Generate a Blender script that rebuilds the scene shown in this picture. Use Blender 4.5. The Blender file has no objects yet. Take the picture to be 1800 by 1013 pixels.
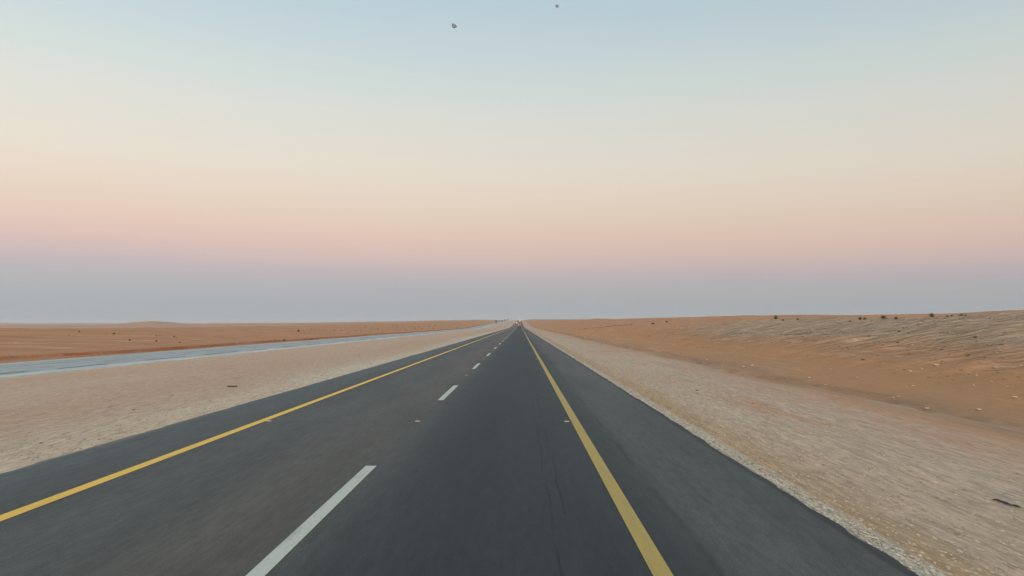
import bpy, bmesh, math, random
import numpy as np
from mathutils import Vector, Euler, Matrix

random.seed(7)
rng = np.random.default_rng(11)
sc = bpy.context.scene
col = sc.collection
R_ = math.radians

# ------------------------------------------------------------------ camera
F_PX = 1274.0
EYE = 2.2
cam_d = bpy.data.cameras.new("camera")
cam_d.sensor_width = 36.0
cam_d.lens = F_PX / 1800.0 * 36.0
cam_d.clip_start = 0.1
cam_d.clip_end = 60000.0
cam = bpy.data.objects.new("camera", cam_d)
cam.location = (0, 0, EYE)
cam.rotation_euler = (R_(90) + math.atan(64.5 / F_PX), 0, math.atan(14.0 / F_PX))
col.objects.link(cam)
sc.camera = cam

# ------------------------------------------------------------------ view
sc.view_settings.view_transform = 'Standard'
sc.view_settings.look = 'None'
sc.view_settings.gamma = 1.0
sc.view_settings.use_curve_mapping = False
sc.view_settings.exposure = 0.0


def lin(r, g, b):
    f = lambda c: (c / 255.0 / 12.92) if c / 255.0 <= 0.04045 else ((c / 255.0 + 0.055) / 1.055) ** 2.4
    return (f(r), f(g), f(b), 1.0)


# ------------------------------------------------------------------ world: dusk sky, opposite the sunset
SUN_EL, SUN_AZ = R_(4.0), R_(190.0)      # sun low behind the camera
w = bpy.data.worlds.new("World")
sc.world = w
w.use_nodes = True
nt = w.node_tree
for n in list(nt.nodes):
    nt.nodes.remove(n)
N = nt.nodes.new
L = nt.links.new
wo = N('ShaderNodeOutputWorld')
sky = N('ShaderNodeTexSky')
sky.sky_type = 'NISHITA'
sky.sun_disc = False
sky.sun_elevation = SUN_EL
sky.sun_rotation = SUN_AZ
sky.air_density = 1.2
sky.dust_density = 3.0
bg_n = N('ShaderNodeBackground')
L(sky.outputs[0], bg_n.inputs[0])
bg_n.inputs[1].default_value = 0.12
tc = N('ShaderNodeTexCoord')
sep = N('ShaderNodeSeparateXYZ')
L(tc.outputs['Generated'], sep.inputs[0])


def math_node(tree, op, a, b=None, clamp=False):
    m = tree.nodes.new('ShaderNodeMath')
    m.operation = op
    m.use_clamp = clamp
    for i, v in enumerate((a, b)):
        if v is None:
            continue
        if hasattr(v, 'is_output'):
            tree.links.new(v, m.inputs[i])
        else:
            m.inputs[i].default_value = v
    return m.outputs[0]


# slow unevenness of the twilight bands
wn = N('ShaderNodeTexNoise')
wmap = N('ShaderNodeMapping')
wmap.inputs['Scale'].default_value = (1.6, 1.6, 9.0)
L(tc.outputs['Generated'], wmap.inputs[0])
L(wmap.outputs[0], wn.inputs['Vector'])
wn.inputs['Scale'].default_value = 1.0
wn.inputs['Detail'].default_value = 3.0
wob = math_node(nt, 'MULTIPLY', math_node(nt, 'SUBTRACT', wn.outputs['Fac'], 0.5), 0.022)
tilt = math_node(nt, 'MULTIPLY', sep.outputs[0], 0.012)
zz = math_node(nt, 'ADD', math_node(nt, 'ADD', sep.outputs[2], wob), tilt)
zn = math_node(nt, 'MULTIPLY', zz, 2.0, clamp=True)      # ramp covers sin(el) 0 .. 0.5
ramp = N('ShaderNodeValToRGB')
L(zn, ramp.inputs[0])


def sin_el(y):
    return math.sin(math.atan((506.5 - y) / F_PX) + math.atan(64.5 / F_PX))


stops = [
    (565, (160, 167, 171)), (530, (167, 172, 176)), (500, (180, 176, 179)), (480, (191, 179, 182)),
    (462, (205, 184, 181)), (440, (217, 190, 181)), (415, (224, 197, 182)), (390, (227, 204, 186)), (350, (229, 212, 195)),
    (305, (228, 218, 204)), (260, (223, 219, 208)), (205, (217, 219, 213)), (150, (207, 217, 214)),
    (80, (196, 211, 216)), (0, (184, 205, 213)), (-180, (150, 182, 205)),
]
cr = ramp.color_ramp
while len(cr.elements) > 1:
    cr.elements.remove(cr.elements[-1])
cr.elements[0].position = 0.0
cr.elements[0].color = lin(158, 165, 170)
for y, c in stops:
    e = cr.elements.new(min(1.0, max(0.001, sin_el(y) * 2.0)))
    e.color = lin(*c)
bg_r = N('ShaderNodeBackground')
L(ramp.outputs[0], bg_r.inputs[0])
bright = math_node(nt, 'ADD', 1.0, math_node(nt, 'MULTIPLY', sep.outputs[0], -0.13))
L(bright, bg_r.inputs[1])
# the western half of the sky (behind the camera) is the sunset glow of the sky model
mixw = N('ShaderNodeMixShader')
mr = N('ShaderNodeMapRange')
mr.interpolation_type = 'SMOOTHSTEP'
L(sep.outputs[1], mr.inputs['Value'])
mr.inputs['From Min'].default_value = -0.6
mr.inputs['From Max'].default_value = 0.35
L(mr.outputs[0], mixw.inputs[0])
# afterglow low in the west and the paler vault above it
glow = N('ShaderNodeValToRGB')
gz_ = math_node(nt, 'MAXIMUM', sep.outputs[2], 0.0)
L(gz_, glow.inputs[0])
gr = glow.color_ramp
gr.elements[0].position = 0.0
gr.elements[0].color = (1.0, 0.50, 0.22, 1)
gr.elements[1].position = 1.0
gr.elements[1].color = (0.24, 0.29, 0.34, 1)
for p_, c_ in ((0.12, (0.95, 0.66, 0.40, 1)), (0.30, (0.62, 0.56, 0.46, 1)), (0.6, (0.36, 0.38, 0.38, 1))):
    e_ = gr.elements.new(p_)
    e_.color = c_
bg_g = N('ShaderNodeBackground')
L(glow.outputs[0], bg_g.inputs[0])
bg_g.inputs[1].default_value = 3.0
addw = N('ShaderNodeAddShader')
L(bg_n.outputs[0], addw.inputs[0])
L(bg_g.outputs[0], addw.inputs[1])
L(addw.outputs[0], mixw.inputs[1])
L(bg_r.outputs[0], mixw.inputs[2])
L(mixw.outputs[0], wo.inputs[0])

# ------------------------------------------------------------------ sun: soft last light
sd = bpy.data.lights.new("sun", 'SUN')
sd.energy = 0.8
sd.angle = R_(25)
sd.color = (1.0, 0.86, 0.74)
sun = bpy.data.objects.new("sun", sd)
el, az = R_(22.0), SUN_AZ
sdir = Vector((math.sin(az) * math.cos(el), math.cos(az) * math.cos(el), math.sin(el)))
sun.rotation_euler = (-sdir).to_track_quat('-Z', 'Y').to_euler()
sun.location = (0, -20, 40)
col.objects.link(sun)


# ------------------------------------------------------------------ helpers
def tag(o, label=None, cat=None, group=None, kind=None):
    if label:
        o['label'] = label
    if cat:
        o['category'] = cat
    if group:
        o['group'] = group
    if kind:
        o['kind'] = kind
    return o


def link_mesh(name, me, mat=None, parent=None):
    o = bpy.data.objects.new(name, me)
    if mat:
        me.materials.append(mat)
    col.objects.link(o)
    if parent:
        o.parent = parent
    return o


def np_mesh(name, V, Fq, smooth=True):
    """V (n,3), Fq (m,k) with constant k"""
    me = bpy.data.meshes.new(name)
    V = np.asarray(V, dtype=np.float32)
    Fq = np.asarray(Fq, dtype=np.int32)
    k = Fq.shape[1]
    me.vertices.add(len(V))
    me.vertices.foreach_set('co', V.ravel())
    me.loops.add(Fq.size)
    me.loops.foreach_set('vertex_index', Fq.ravel())
    me.polygons.add(len(Fq))
    me.polygons.foreach_set('loop_start', np.arange(0, Fq.size, k, dtype=np.int32))
    me.polygons.foreach_set('use_smooth', np.full(len(Fq), smooth, dtype=bool))
    me.update(calc_edges=True)
    me.validate()
    return me


def grid_faces(nr, nc):
    i = np.arange(nr - 1)[:, None] * nc + np.arange(nc - 1)[None, :]
    return np.stack([i, i + 1, i + nc + 1, i + nc], -1).reshape(-1, 4)


def _hash(ix, iy, seed):
    h = (ix.astype(np.int64) * 374761393 + iy.astype(np.int64) * 668265263 + seed * 974634777) & 0xffffffff
    h = ((h ^ (h >> 13)) * 1274126177) & 0xffffffff
    h = h ^ (h >> 16)
    return (h & 0xffff) / 65535.0


def vnoise(x, y, seed=0):
    x = np.asarray(x, float)
    y = np.asarray(y, float)
    ix, iy = np.floor(x), np.floor(y)
    fx, fy = x - ix, y - iy
    fx = fx * fx * (3 - 2 * fx)
    fy = fy * fy * (3 - 2 * fy)
    a, b = _hash(ix, iy, seed), _hash(ix + 1, iy, seed)
    c, d = _hash(ix, iy + 1, seed), _hash(ix + 1, iy + 1, seed)
    return (a + (b - a) * fx) * (1 - fy) + (c + (d - c) * fx) * fy - 0.5


def fbm(x, y, seed=0, oct=4):
    s, a = 0, 1.0
    for k in range(oct):
        s = s + a * vnoise(x * 2 ** k + 13.7 * k, y * 2 ** k - 7.1 * k, seed + k)
        a *= 0.5
    return s


def sst(a, b, x):
    t = np.clip((np.asarray(x, float) - a) / (b - a), 0, 1)
    return t * t * (3 - 2 * t)


# ------------------------------------------------------------------ terrain
rows = [2.5]
while rows[-1] < 12000:
    rows.append(rows[-1] + max(0.075, 0.0075 * rows[-1]))
back = [2.2]
while back[-1] > -500:
    back.append(back[-1] - max(0.3, 0.05 * abs(back[-1])))
ROWS = np.array(sorted(back) + rows)
_ys = np.arange(-600, 13000, 5.0)
_sl = 0.0098 * sst(450, 660, _ys) * (1 - sst(2120, 2450, _ys)) - 0.004 * sst(2350, 2600, _ys) * (1 - sst(3400, 3800, _ys))
_rz = np.cumsum(_sl) * 5.0
_rrows = np.interp(ROWS, _ys, _rz)


def RZ(y):
    return np.interp(y, ROWS, _rrows)


RL, RR = -7.7, 3.5            # main carriageway edges
OL, OR, OZ = -41.6, -30.4, -0.9  # opposite carriageway
PX = [-12000, -1200, -300, -165, -110, -72, -50, -45.6, -43.75, -43.35, -42.3, OL + .1, OR - .1, OR + .3, -22, -12, RL - .5, RL + .1, RR - .05, RR + .02,
      RR + .35, 8, 10.4, 11.45, 11.9, 15, 20, 26, 30, 34, 45, 80, 200, 600, 12000]
PZ = [0.0, 0.0, -0.5, 0.25, 0.85, 0.15, -0.35, -0.5, -0.58, -0.86, -0.93, OZ - .08, OZ - .08, OZ - .015, -.6, -.16, -.02, -.07, -.07, -.012,
      -.03, -.08, -.18, -.27, -.10, .36, 1.25, 2.3, 2.8, 2.95, 3.2, 4.1, 4.6, 5.0, 5.0]


def height(X, Y):
    X = np.asarray(X, float)
    Y = np.asarray(Y, float)
    # foot lines wander a little
    wl = fbm(Y / 16.0, X * 0, 31, 6) * 2.6
    wr = fbm(Y / 9.0, X * 0, 41, 5) * 1.3
    Xs = X + wl * sst(-42.4, -43.2, X) + wr * sst(8.5, 10.5, X)
    S = np.interp(Xs, PX, PZ)
    right = sst(12, 30, X)
    S = S + right * (0.6 * sst(90, 200, Y) + 1.3 * sst(150, 450, Y)) * sst(12, 60, X + 20)
    S = np.where(X > 12, S * (1 - 0.62 * sst(480, 1250, Y)), S)
    wx = 1 - sst(-160, -900, X)
    z = S + RZ(Y) * wx
    off = np.maximum(np.clip(X - 9, 0, None), 0) + np.clip(-43 - X, 0, None)
    med = sst(-29.5, -27.5, X) * (1 - sst(-9.5, -8.2, X))
    shr = sst(3.6, 4.6, X)
    z = z + med * (0.10 * fbm(X / 3.0, Y / 11.0, 3, 4) + 0.02 * fbm(X / .35, Y / 1.2, 5, 3))
    z = z + shr * (0.07 * fbm(X / 1.6, Y / 9.0, 7, 4) + 0.022 * fbm(X / .25, Y / .9, 8, 3))
    # dunes
    z = z + sst(1, 12, off) * 0.40 * fbm(X / 9.0, Y / 13.0, 11, 4)
    z = z + sst(10, 90, off) * 0.8 * fbm(X / 60.0, Y / 80.0, 12, 4)
    z = z + sst(30, 90, -42 - X) * 0.9 * fbm(X / 35.0, Y / 60.0, 19, 3) * (1 - sst(500, 900, Y))
    z = z + sst(120, 900, off) * 2.2 * fbm(X / 240.0, Y / 260.0, 13, 3)
    # rills running up the right-hand bank
    bank = sst(13.5, 17, X) * (1 - sst(33, 45, X))
    u = (Y - 0.25 * X) / 0.9
    z = z + bank * 0.24 * fbm(u, X / 5.0, 14, 3) + bank * 0.06 * fbm(X / .8, Y / .5, 15, 3)
    # low eroded scarp on the far right-hand sand
    t = (Y - 235) / 330.0
    xs = 21 + 44 * t + 2.0 * fbm(Y / 25.0, X * 0, 77, 2)
    z = z + 0.55 * np.clip(1 - abs(X - xs) / 9.0, 0, 1) * (X > xs) * sst(0, .12, t) * (1 - sst(.8, 1, t))
    # low peak and far plain with its ridges on the left
    z = z + 4.6 * np.exp(-(((X + 357) / 26.0) ** 2 + ((Y - 700) / 60.0) ** 2))
    far = sst(2600, 6500, Y) * sst(-300, -1500, X)
    z = z + far * (16 + 9 * fbm(X / 1500.0, Y / 900.0, 21, 4))
    far2 = sst(2600, 6000, Y) * sst(600, 2000, X)
    z = z + far2 * 12
    # ragged verge where the sand lies against the asphalt
    er = np.exp(-((X - 3.66) / 0.09) ** 2)
    z = z + er * (0.024 + 0.05 * fbm(X / .10, Y / .22, 51, 3))
    el_ = np.exp(-((X + 7.85) / 0.12) ** 2)
    z = z + el_ * (0.022 + 0.04 * fbm(X / .15, Y / .5, 52, 3))
    return z


cols_ = [0.0]
xs_ = list(np.arange(3.25, 4.6, 0.06)) + list(np.arange(-8.5, -7.4, 0.06)) + list(np.arange(-31.4, -29.8, 0.15)) + \
    list(np.arange(-46.5, -41.4, 0.16)) + list(np.arange(9.0, 14.0, 0.14))
v = 0.0
right_c = [0.0]
while right_c[-1] < 12000:
    a = right_c[-1]
    st = 0.9 if a < 3.0 else max(0.16, 0.019 * a)
    if 4 < a < 34:
        st = min(st, 0.24)
    if a > 400:
        st = 0.035 * a
    right_c.append(a + st)
left_c = [0.0]
while left_c[-1] < 12000:
    a = left_c[-1]
    st = 1.6 if (a < 7.4 or 31 < a < 41) else max(0.2, 0.012 * a)
    if a > 100:
        st = 0.02 * a
    if a > 600:
        st = 0.035 * a
    left_c.append(a + st)
COLS = np.array(sorted(set(np.round(right_c + [-a for a in left_c] + xs_, 3))))
keep = np.concatenate([[True], np.diff(COLS) > 0.03])
COLS = COLS[keep]
gx, gy = np.meshgrid(COLS, ROWS)
gz = height(gx, gy)
Vg = np.stack([gx, gy, gz], -1).reshape(-1, 3)


# ------------------------------------------------------------------ material helpers
def new_mat(name):
    m = bpy.data.materials.new(name)
    m.use_nodes = True
    t = m.node_tree
    b = t.nodes['Principled BSDF']
    return m, t, b


def pos_nodes(t):
    g = t.nodes.new('ShaderNodeNewGeometry')
    s = t.nodes.new('ShaderNodeSeparateXYZ')
    t.links.new(g.outputs['Position'], s.inputs[0])
    return g.outputs['Position'], s.outputs[0], s.outputs[1], s.outputs[2]


def noise(t, vec, scale=(1, 1, 1), detail=4.0, rough=0.55, loc=(0, 0, 0), rotz=0.0):
    mp = t.nodes.new('ShaderNodeMapping')
    mp.inputs['Rotation'].default_value = (0, 0, rotz)
    mp.inputs['Scale'].default_value = scale
    mp.inputs['Location'].default_value = loc
    t.links.new(vec, mp.inputs[0])
    n = t.nodes.new('ShaderNodeTexNoise')
    n.inputs['Scale'].default_value = 1.0
    n.inputs['Detail'].default_value = detail
    n.inputs['Roughness'].default_value = rough
    t.links.new(mp.outputs[0], n.inputs['Vector'])
    return n.outputs['Fac']


def maprange(t, v, a, b, c=0.0, d=1.0, smooth=True):
    m = t.nodes.new('ShaderNodeMapRange')
    if smooth:
        m.interpolation_type = 'SMOOTHSTEP'
    t.links.new(v, m.inputs['Value'])
    m.inputs['From Min'].default_value = a
    m.inputs['From Max'].default_value = b
    m.inputs['To Min'].default_value = c
    m.inputs['To Max'].default_value = d
    return m.outputs[0]


def mixc(t, fac, a, b, mode='MIX'):
    m = t.nodes.new('ShaderNodeMix')
    m.data_type = 'RGBA'
    m.blend_type = mode
    if hasattr(fac, 'is_output'):
        t.links.new(fac, m.inputs[0])
    else:
        m.inputs[0].default_value = fac
    for i, v in ((6, a), (7, b)):
        if hasattr(v, 'is_output'):
            t.links.new(v, m.inputs[i])
        else:
            m.inputs[i].default_value = v
    return m.outputs[2]


def ramp_node(t, fac, stops, lo, hi):
    f = maprange(t, fac, lo, hi, 0, 1, smooth=False)
    r = t.nodes.new('ShaderNodeValToRGB')
    t.links.new(f, r.inputs[0])
    c = r.color_ramp
    while len(c.elements) > 1:
        c.elements.remove(c.elements[-1])
    first = True
    for x, colr in stops:
        p = min(1, max(0, (x - lo) / (hi - lo)))
        if first:
            c.elements[0].position = p
            c.elements[0].color = colr
            first = False
        else:
            e = c.elements.new(p)
            e.color = colr
    return r.outputs[0]


def bump(t, b, h, strength, dist):
    n = t.nodes.new('ShaderNodeBump')
    n.inputs['Strength'].default_value = strength
    n.inputs['Distance'].default_value = dist
    t.links.new(h, n.inputs['Height'])
    t.links.new(n.outputs[0], b.inputs['Normal'])


K = 1.08   # photographed tone -> surface albedo


def alb(r, g, b, k=None):
    c = lin(r, g, b)
    k = k or K
    return (c[0] * k, c[1] * k, c[2] * k, 1.0)


# ------------------------------------------------------------------ sand material
def sand_material():
    m, t, b = new_mat('sand')
    P, x, y, z = pos_nodes(t)
    nw = noise(t, P, (0.35, 0.06, 0.3), 4.0)
    nw2 = noise(t, P, (3.0, 0.5, 1), 3.0)
    amp = maprange(t, x, 3.6, 10.0, 0.10, 2.2)
    ampl = maprange(t, x, -8.0, -12.0, 0.10, 2.0)
    amps = math_node(t, 'MAXIMUM', amp, ampl)
    wobx = math_node(t, 'ADD', math_node(t, 'MULTIPLY', math_node(t, 'SUBTRACT', nw, 0.5), math_node(t, 'MULTIPLY', amps, 1.6)),
                     math_node(t, 'MULTIPLY', math_node(t, 'SUBTRACT', nw2, 0.5), math_node(t, 'MULTIPLY', amps, 0.35)))
    xw = math_node(t, 'ADD', x, wobx)
    orange = alb(155, 112, 80)
    deep = alb(138, 86, 58)
    beige = alb(167, 145, 127)
    pink = alb(163, 139, 121)
    pale = alb(176, 164, 147)
    grey = alb(162, 146, 128)
    tan = alb(150, 128, 106)
    right_stops = [(3.3, alb(172, 166, 154)), (3.72, alb(168, 160, 146)), (3.86, alb(152, 127, 98)), (4.25, alb(152, 134, 109)),
                   (4.6, alb(162, 145, 126)), (6.0, grey), (7.5, alb(160, 144, 126)), (8.6, pink), (10.3, alb(158, 134, 113)),
                   (10.9, alb(146, 117, 91)), (11.4, alb(132, 108, 87)), (11.8, alb(138, 110, 85)), (12.6, alb(150, 114, 83)), (15.5, alb(148, 110, 77)),  # ditch stops darkened: shade under its ledge put into the colour
                   (18.5, alb(144, 112, 84)), (21.0, alb(138, 119, 99)), (29.0, alb(142, 125, 107)), (32.0, alb(142, 117, 96)),
                   (36, alb(154, 114, 84)), (40.0, alb(156, 116, 84))]
    left_stops = [(-47.5, orange), (-46.0, orange), (-44.6, alb(152, 108, 78)), (-42.6, alb(146, 100, 72)), (-41.9, alb(150, 118, 92)),
                  (-30.2, alb(178, 172, 158)), (-29.7, alb(168, 152, 134)), (-28.5, beige), (-20.0, beige), (-13, pink), (-10.4, alb(164, 146, 128)),
                  (-9.2, alb(168, 156, 139)), (-8.2, pale), (-7.7, pale)]
    cR = ramp_node(t, xw, right_stops, 3.0, 41.0)
    cL = ramp_node(t, xw, left_stops, -48.0, -7.0)
    isr = math_node(t, 'GREATER_THAN', x, 0.0)
    c = mixc(t, isr, cL, cR)
    # further along, wind-blown orange sand covers the rubble bank
    nb = noise(t, P, (0.05, 0.02, 0.05), 4.0)
    cov = math_node(t, 'MULTIPLY', maprange(t, math_node(t, 'ADD', y, math_node(t, 'MULTIPLY', math_node(t, 'SUBTRACT', nb, 0.5), 160.0)), 55.0, 120.0),
                    maprange(t, x, 11.5, 13.5))
    c = mixc(t, math_node(t, 'MULTIPLY', cov, 0.8), c, alb(157, 113, 82))
    # distance haze put into the sand colour beyond the first dunes on the left
    pn = noise(t, P, (0.004, 0.0016, 0.1), 5.0, 0.6, (2, 5, 0))
    pl_ = math_node(t, 'MULTIPLY', maprange(t, pn, 0.40, 0.56), maprange(t, x, -125, -230))
    c = mixc(t, math_node(t, 'MULTIPLY', pl_, 0.7), c, alb(164, 140, 126))
    # large patches, soft
    p1 = noise(t, P, (0.12, 0.035, 0.1), 5.0, 0.6)
    p1f = maprange(t, p1, 0.32, 0.68, 0.0, 1.0)
    c = mixc(t, math_node(t, 'MULTIPLY', p1f, 0.30), c, alb(163, 124, 96))
    # pale windblown streaks
    p2 = noise(t, P, (1.4, 0.07, 1.0), 6.0, 0.65, (4, 3, 0))
    c = mixc(t, maprange(t, p2, 0.52, 0.78, 0.0, 0.5), c, alb(178, 163, 145))
    p3 = noise(t, P, (3.6, 0.16, 1.0), 5.0, 0.6, (9, 1, 0))
    c = mixc(t, maprange(t, p3, 0.54, 0.76, 0.0, 0.55), c, alb(132, 112, 94))
    # freshly broken, redder sand wherever the ground is steep at the foot of the left dunes
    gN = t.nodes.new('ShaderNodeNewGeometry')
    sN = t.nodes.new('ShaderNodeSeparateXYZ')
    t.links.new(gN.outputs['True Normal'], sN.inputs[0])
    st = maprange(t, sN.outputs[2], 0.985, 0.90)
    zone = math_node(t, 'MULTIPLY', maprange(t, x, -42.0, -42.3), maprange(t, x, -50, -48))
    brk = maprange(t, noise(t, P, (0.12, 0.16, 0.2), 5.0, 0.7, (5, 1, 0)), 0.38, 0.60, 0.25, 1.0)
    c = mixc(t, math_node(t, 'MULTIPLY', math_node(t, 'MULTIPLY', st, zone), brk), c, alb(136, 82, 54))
    zone2 = math_node(t, 'MULTIPLY', maprange(t, x, 9.6, 10.2), maprange(t, x, 13.6, 12.8))  # right-hand ditch ledge: its dark shade is painted into the sand
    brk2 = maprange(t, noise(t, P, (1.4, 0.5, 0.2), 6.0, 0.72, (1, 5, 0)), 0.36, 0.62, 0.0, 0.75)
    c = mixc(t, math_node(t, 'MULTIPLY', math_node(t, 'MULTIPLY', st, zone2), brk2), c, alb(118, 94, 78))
    # orange drifts over the right verge
    p5 = noise(t, P, (0.55, 0.09, 1.0), 5.0, 0.62, (14, 6, 0))
    dr = math_node(t, 'MULTIPLY', maprange(t, p5, 0.52, 0.66), math_node(t, 'MULTIPLY', maprange(t, x, 4.5, 6.5), maprange(t, x, 12, 10)))
    c = mixc(t, math_node(t, 'MULTIPLY', dr, 0.55), c, alb(160, 124, 96))
    # faint wind lines on the open sand
    p4 = noise(t, P, (0.03, 0.22, 0.1), 6.0, 0.62, (3, 8, 0), R_(12))
    p4f = maprange(t, p4, 0.36, 0.66, 0.86, 1.12)
    gm4 = t.nodes.new('ShaderNodeCombineColor')
    for i in range(3):
        t.links.new(p4f, gm4.inputs[i])
    out = math_node(t, 'MAXIMUM', maprange(t, x, -43, -50), maprange(t, x, 30, 40))
    c = mixc(t, out, c, mixc(t, 1.0, c, gm4.outputs[0], 'MULTIPLY'))
    # fine stony grain, elongated along the road by the grader
    near = math_node(t, 'MAXIMUM', maprange(t, x, 11.5, 9.0), 0.25)
    g1 = noise(t, P, (14, 1.7, 8), 6.0, 0.76)
    g1f = maprange(t, g1, 0.30, 0.70, 0.66, 1.32)
    gm = t.nodes.new('ShaderNodeCombineColor')
    for i in range(3):
        t.links.new(g1f, gm.inputs[i])
    c = mixc(t, math_node(t, 'MULTIPLY', near, 0.85), c, mixc(t, 1.0, c, gm.outputs[0], 'MULTIPLY'))
    # rubble and rills on the bank
    bank = math_node(t, 'MULTIPLY', maprange(t, xw, 14.5, 20.0), math_node(t, 'MULTIPLY', maprange(t, x, 36.0, 31.0), math_node(t, 'SUBTRACT', 1.0, math_node(t, 'MULTIPLY', cov, 0.6))))
    r1 = noise(t, P, (0.35, 4.2, 1.0), 6.0, 0.74, (0, 0, 0), R_(-14))
    r1f = maprange(t, r1, 0.34, 0.66, 0.52, 1.42)
    gm2 = t.nodes.new('ShaderNodeCombineColor')
    for i in range(3):
        t.links.new(r1f, gm2.inputs[i])
    c = mixc(t, bank, c, mixc(t, 1.0, c, gm2.outputs[0], 'MULTIPLY'))
    vor = t.nodes.new('ShaderNodeTexVoronoi')
    vor.inputs['Scale'].default_value = 1.0
    mp = t.nodes.new('ShaderNodeMapping')
    mp.inputs['Scale'].default_value = (2.2, 3.2, 2.2)
    t.links.new(P, mp.inputs[0])
    t.links.new(mp.outputs[0], vor.inputs['Vector'])
    spk = maprange(t, vor.outputs['Distance'], 0.16, 0.08)
    c = mixc(t, math_node(t, 'MULTIPLY', math_node(t, 'MULTIPLY', spk, bank), 0.7), c, mixc(t, vor.outputs['Color'], alb(120, 100, 84), alb(190, 172, 150)))
    t.links.new(c, b.inputs['Base Color'])
    b.inputs['Roughness'].default_value = 0.95
    b.inputs['Specular IOR Level'].default_value = 0.15
    f1 = noise(t, P, (24, 9, 24), 6.0, 0.75)
    f2 = noise(t, P, (3, 1.0, 3), 5.0, 0.6)
    hh = math_node(t, 'ADD', math_node(t, 'MULTIPLY', f1, 0.25), math_node(t, 'MULTIPLY', f2, 0.8))
    hh = math_node(t, 'ADD', hh, math_node(t, 'MULTIPLY', math_node(t, 'MULTIPLY', r1, bank), 1.6))
    bump(t, b, hh, 0.8, 0.10)
    return m


M_sand = sand_material()
ground = link_mesh('ground', np_mesh('ground', Vg, grid_faces(len(ROWS), len(COLS))), M_sand)
tag(ground, 'orange and beige desert sand with dunes and a rubble bank', kind='structure')


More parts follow.
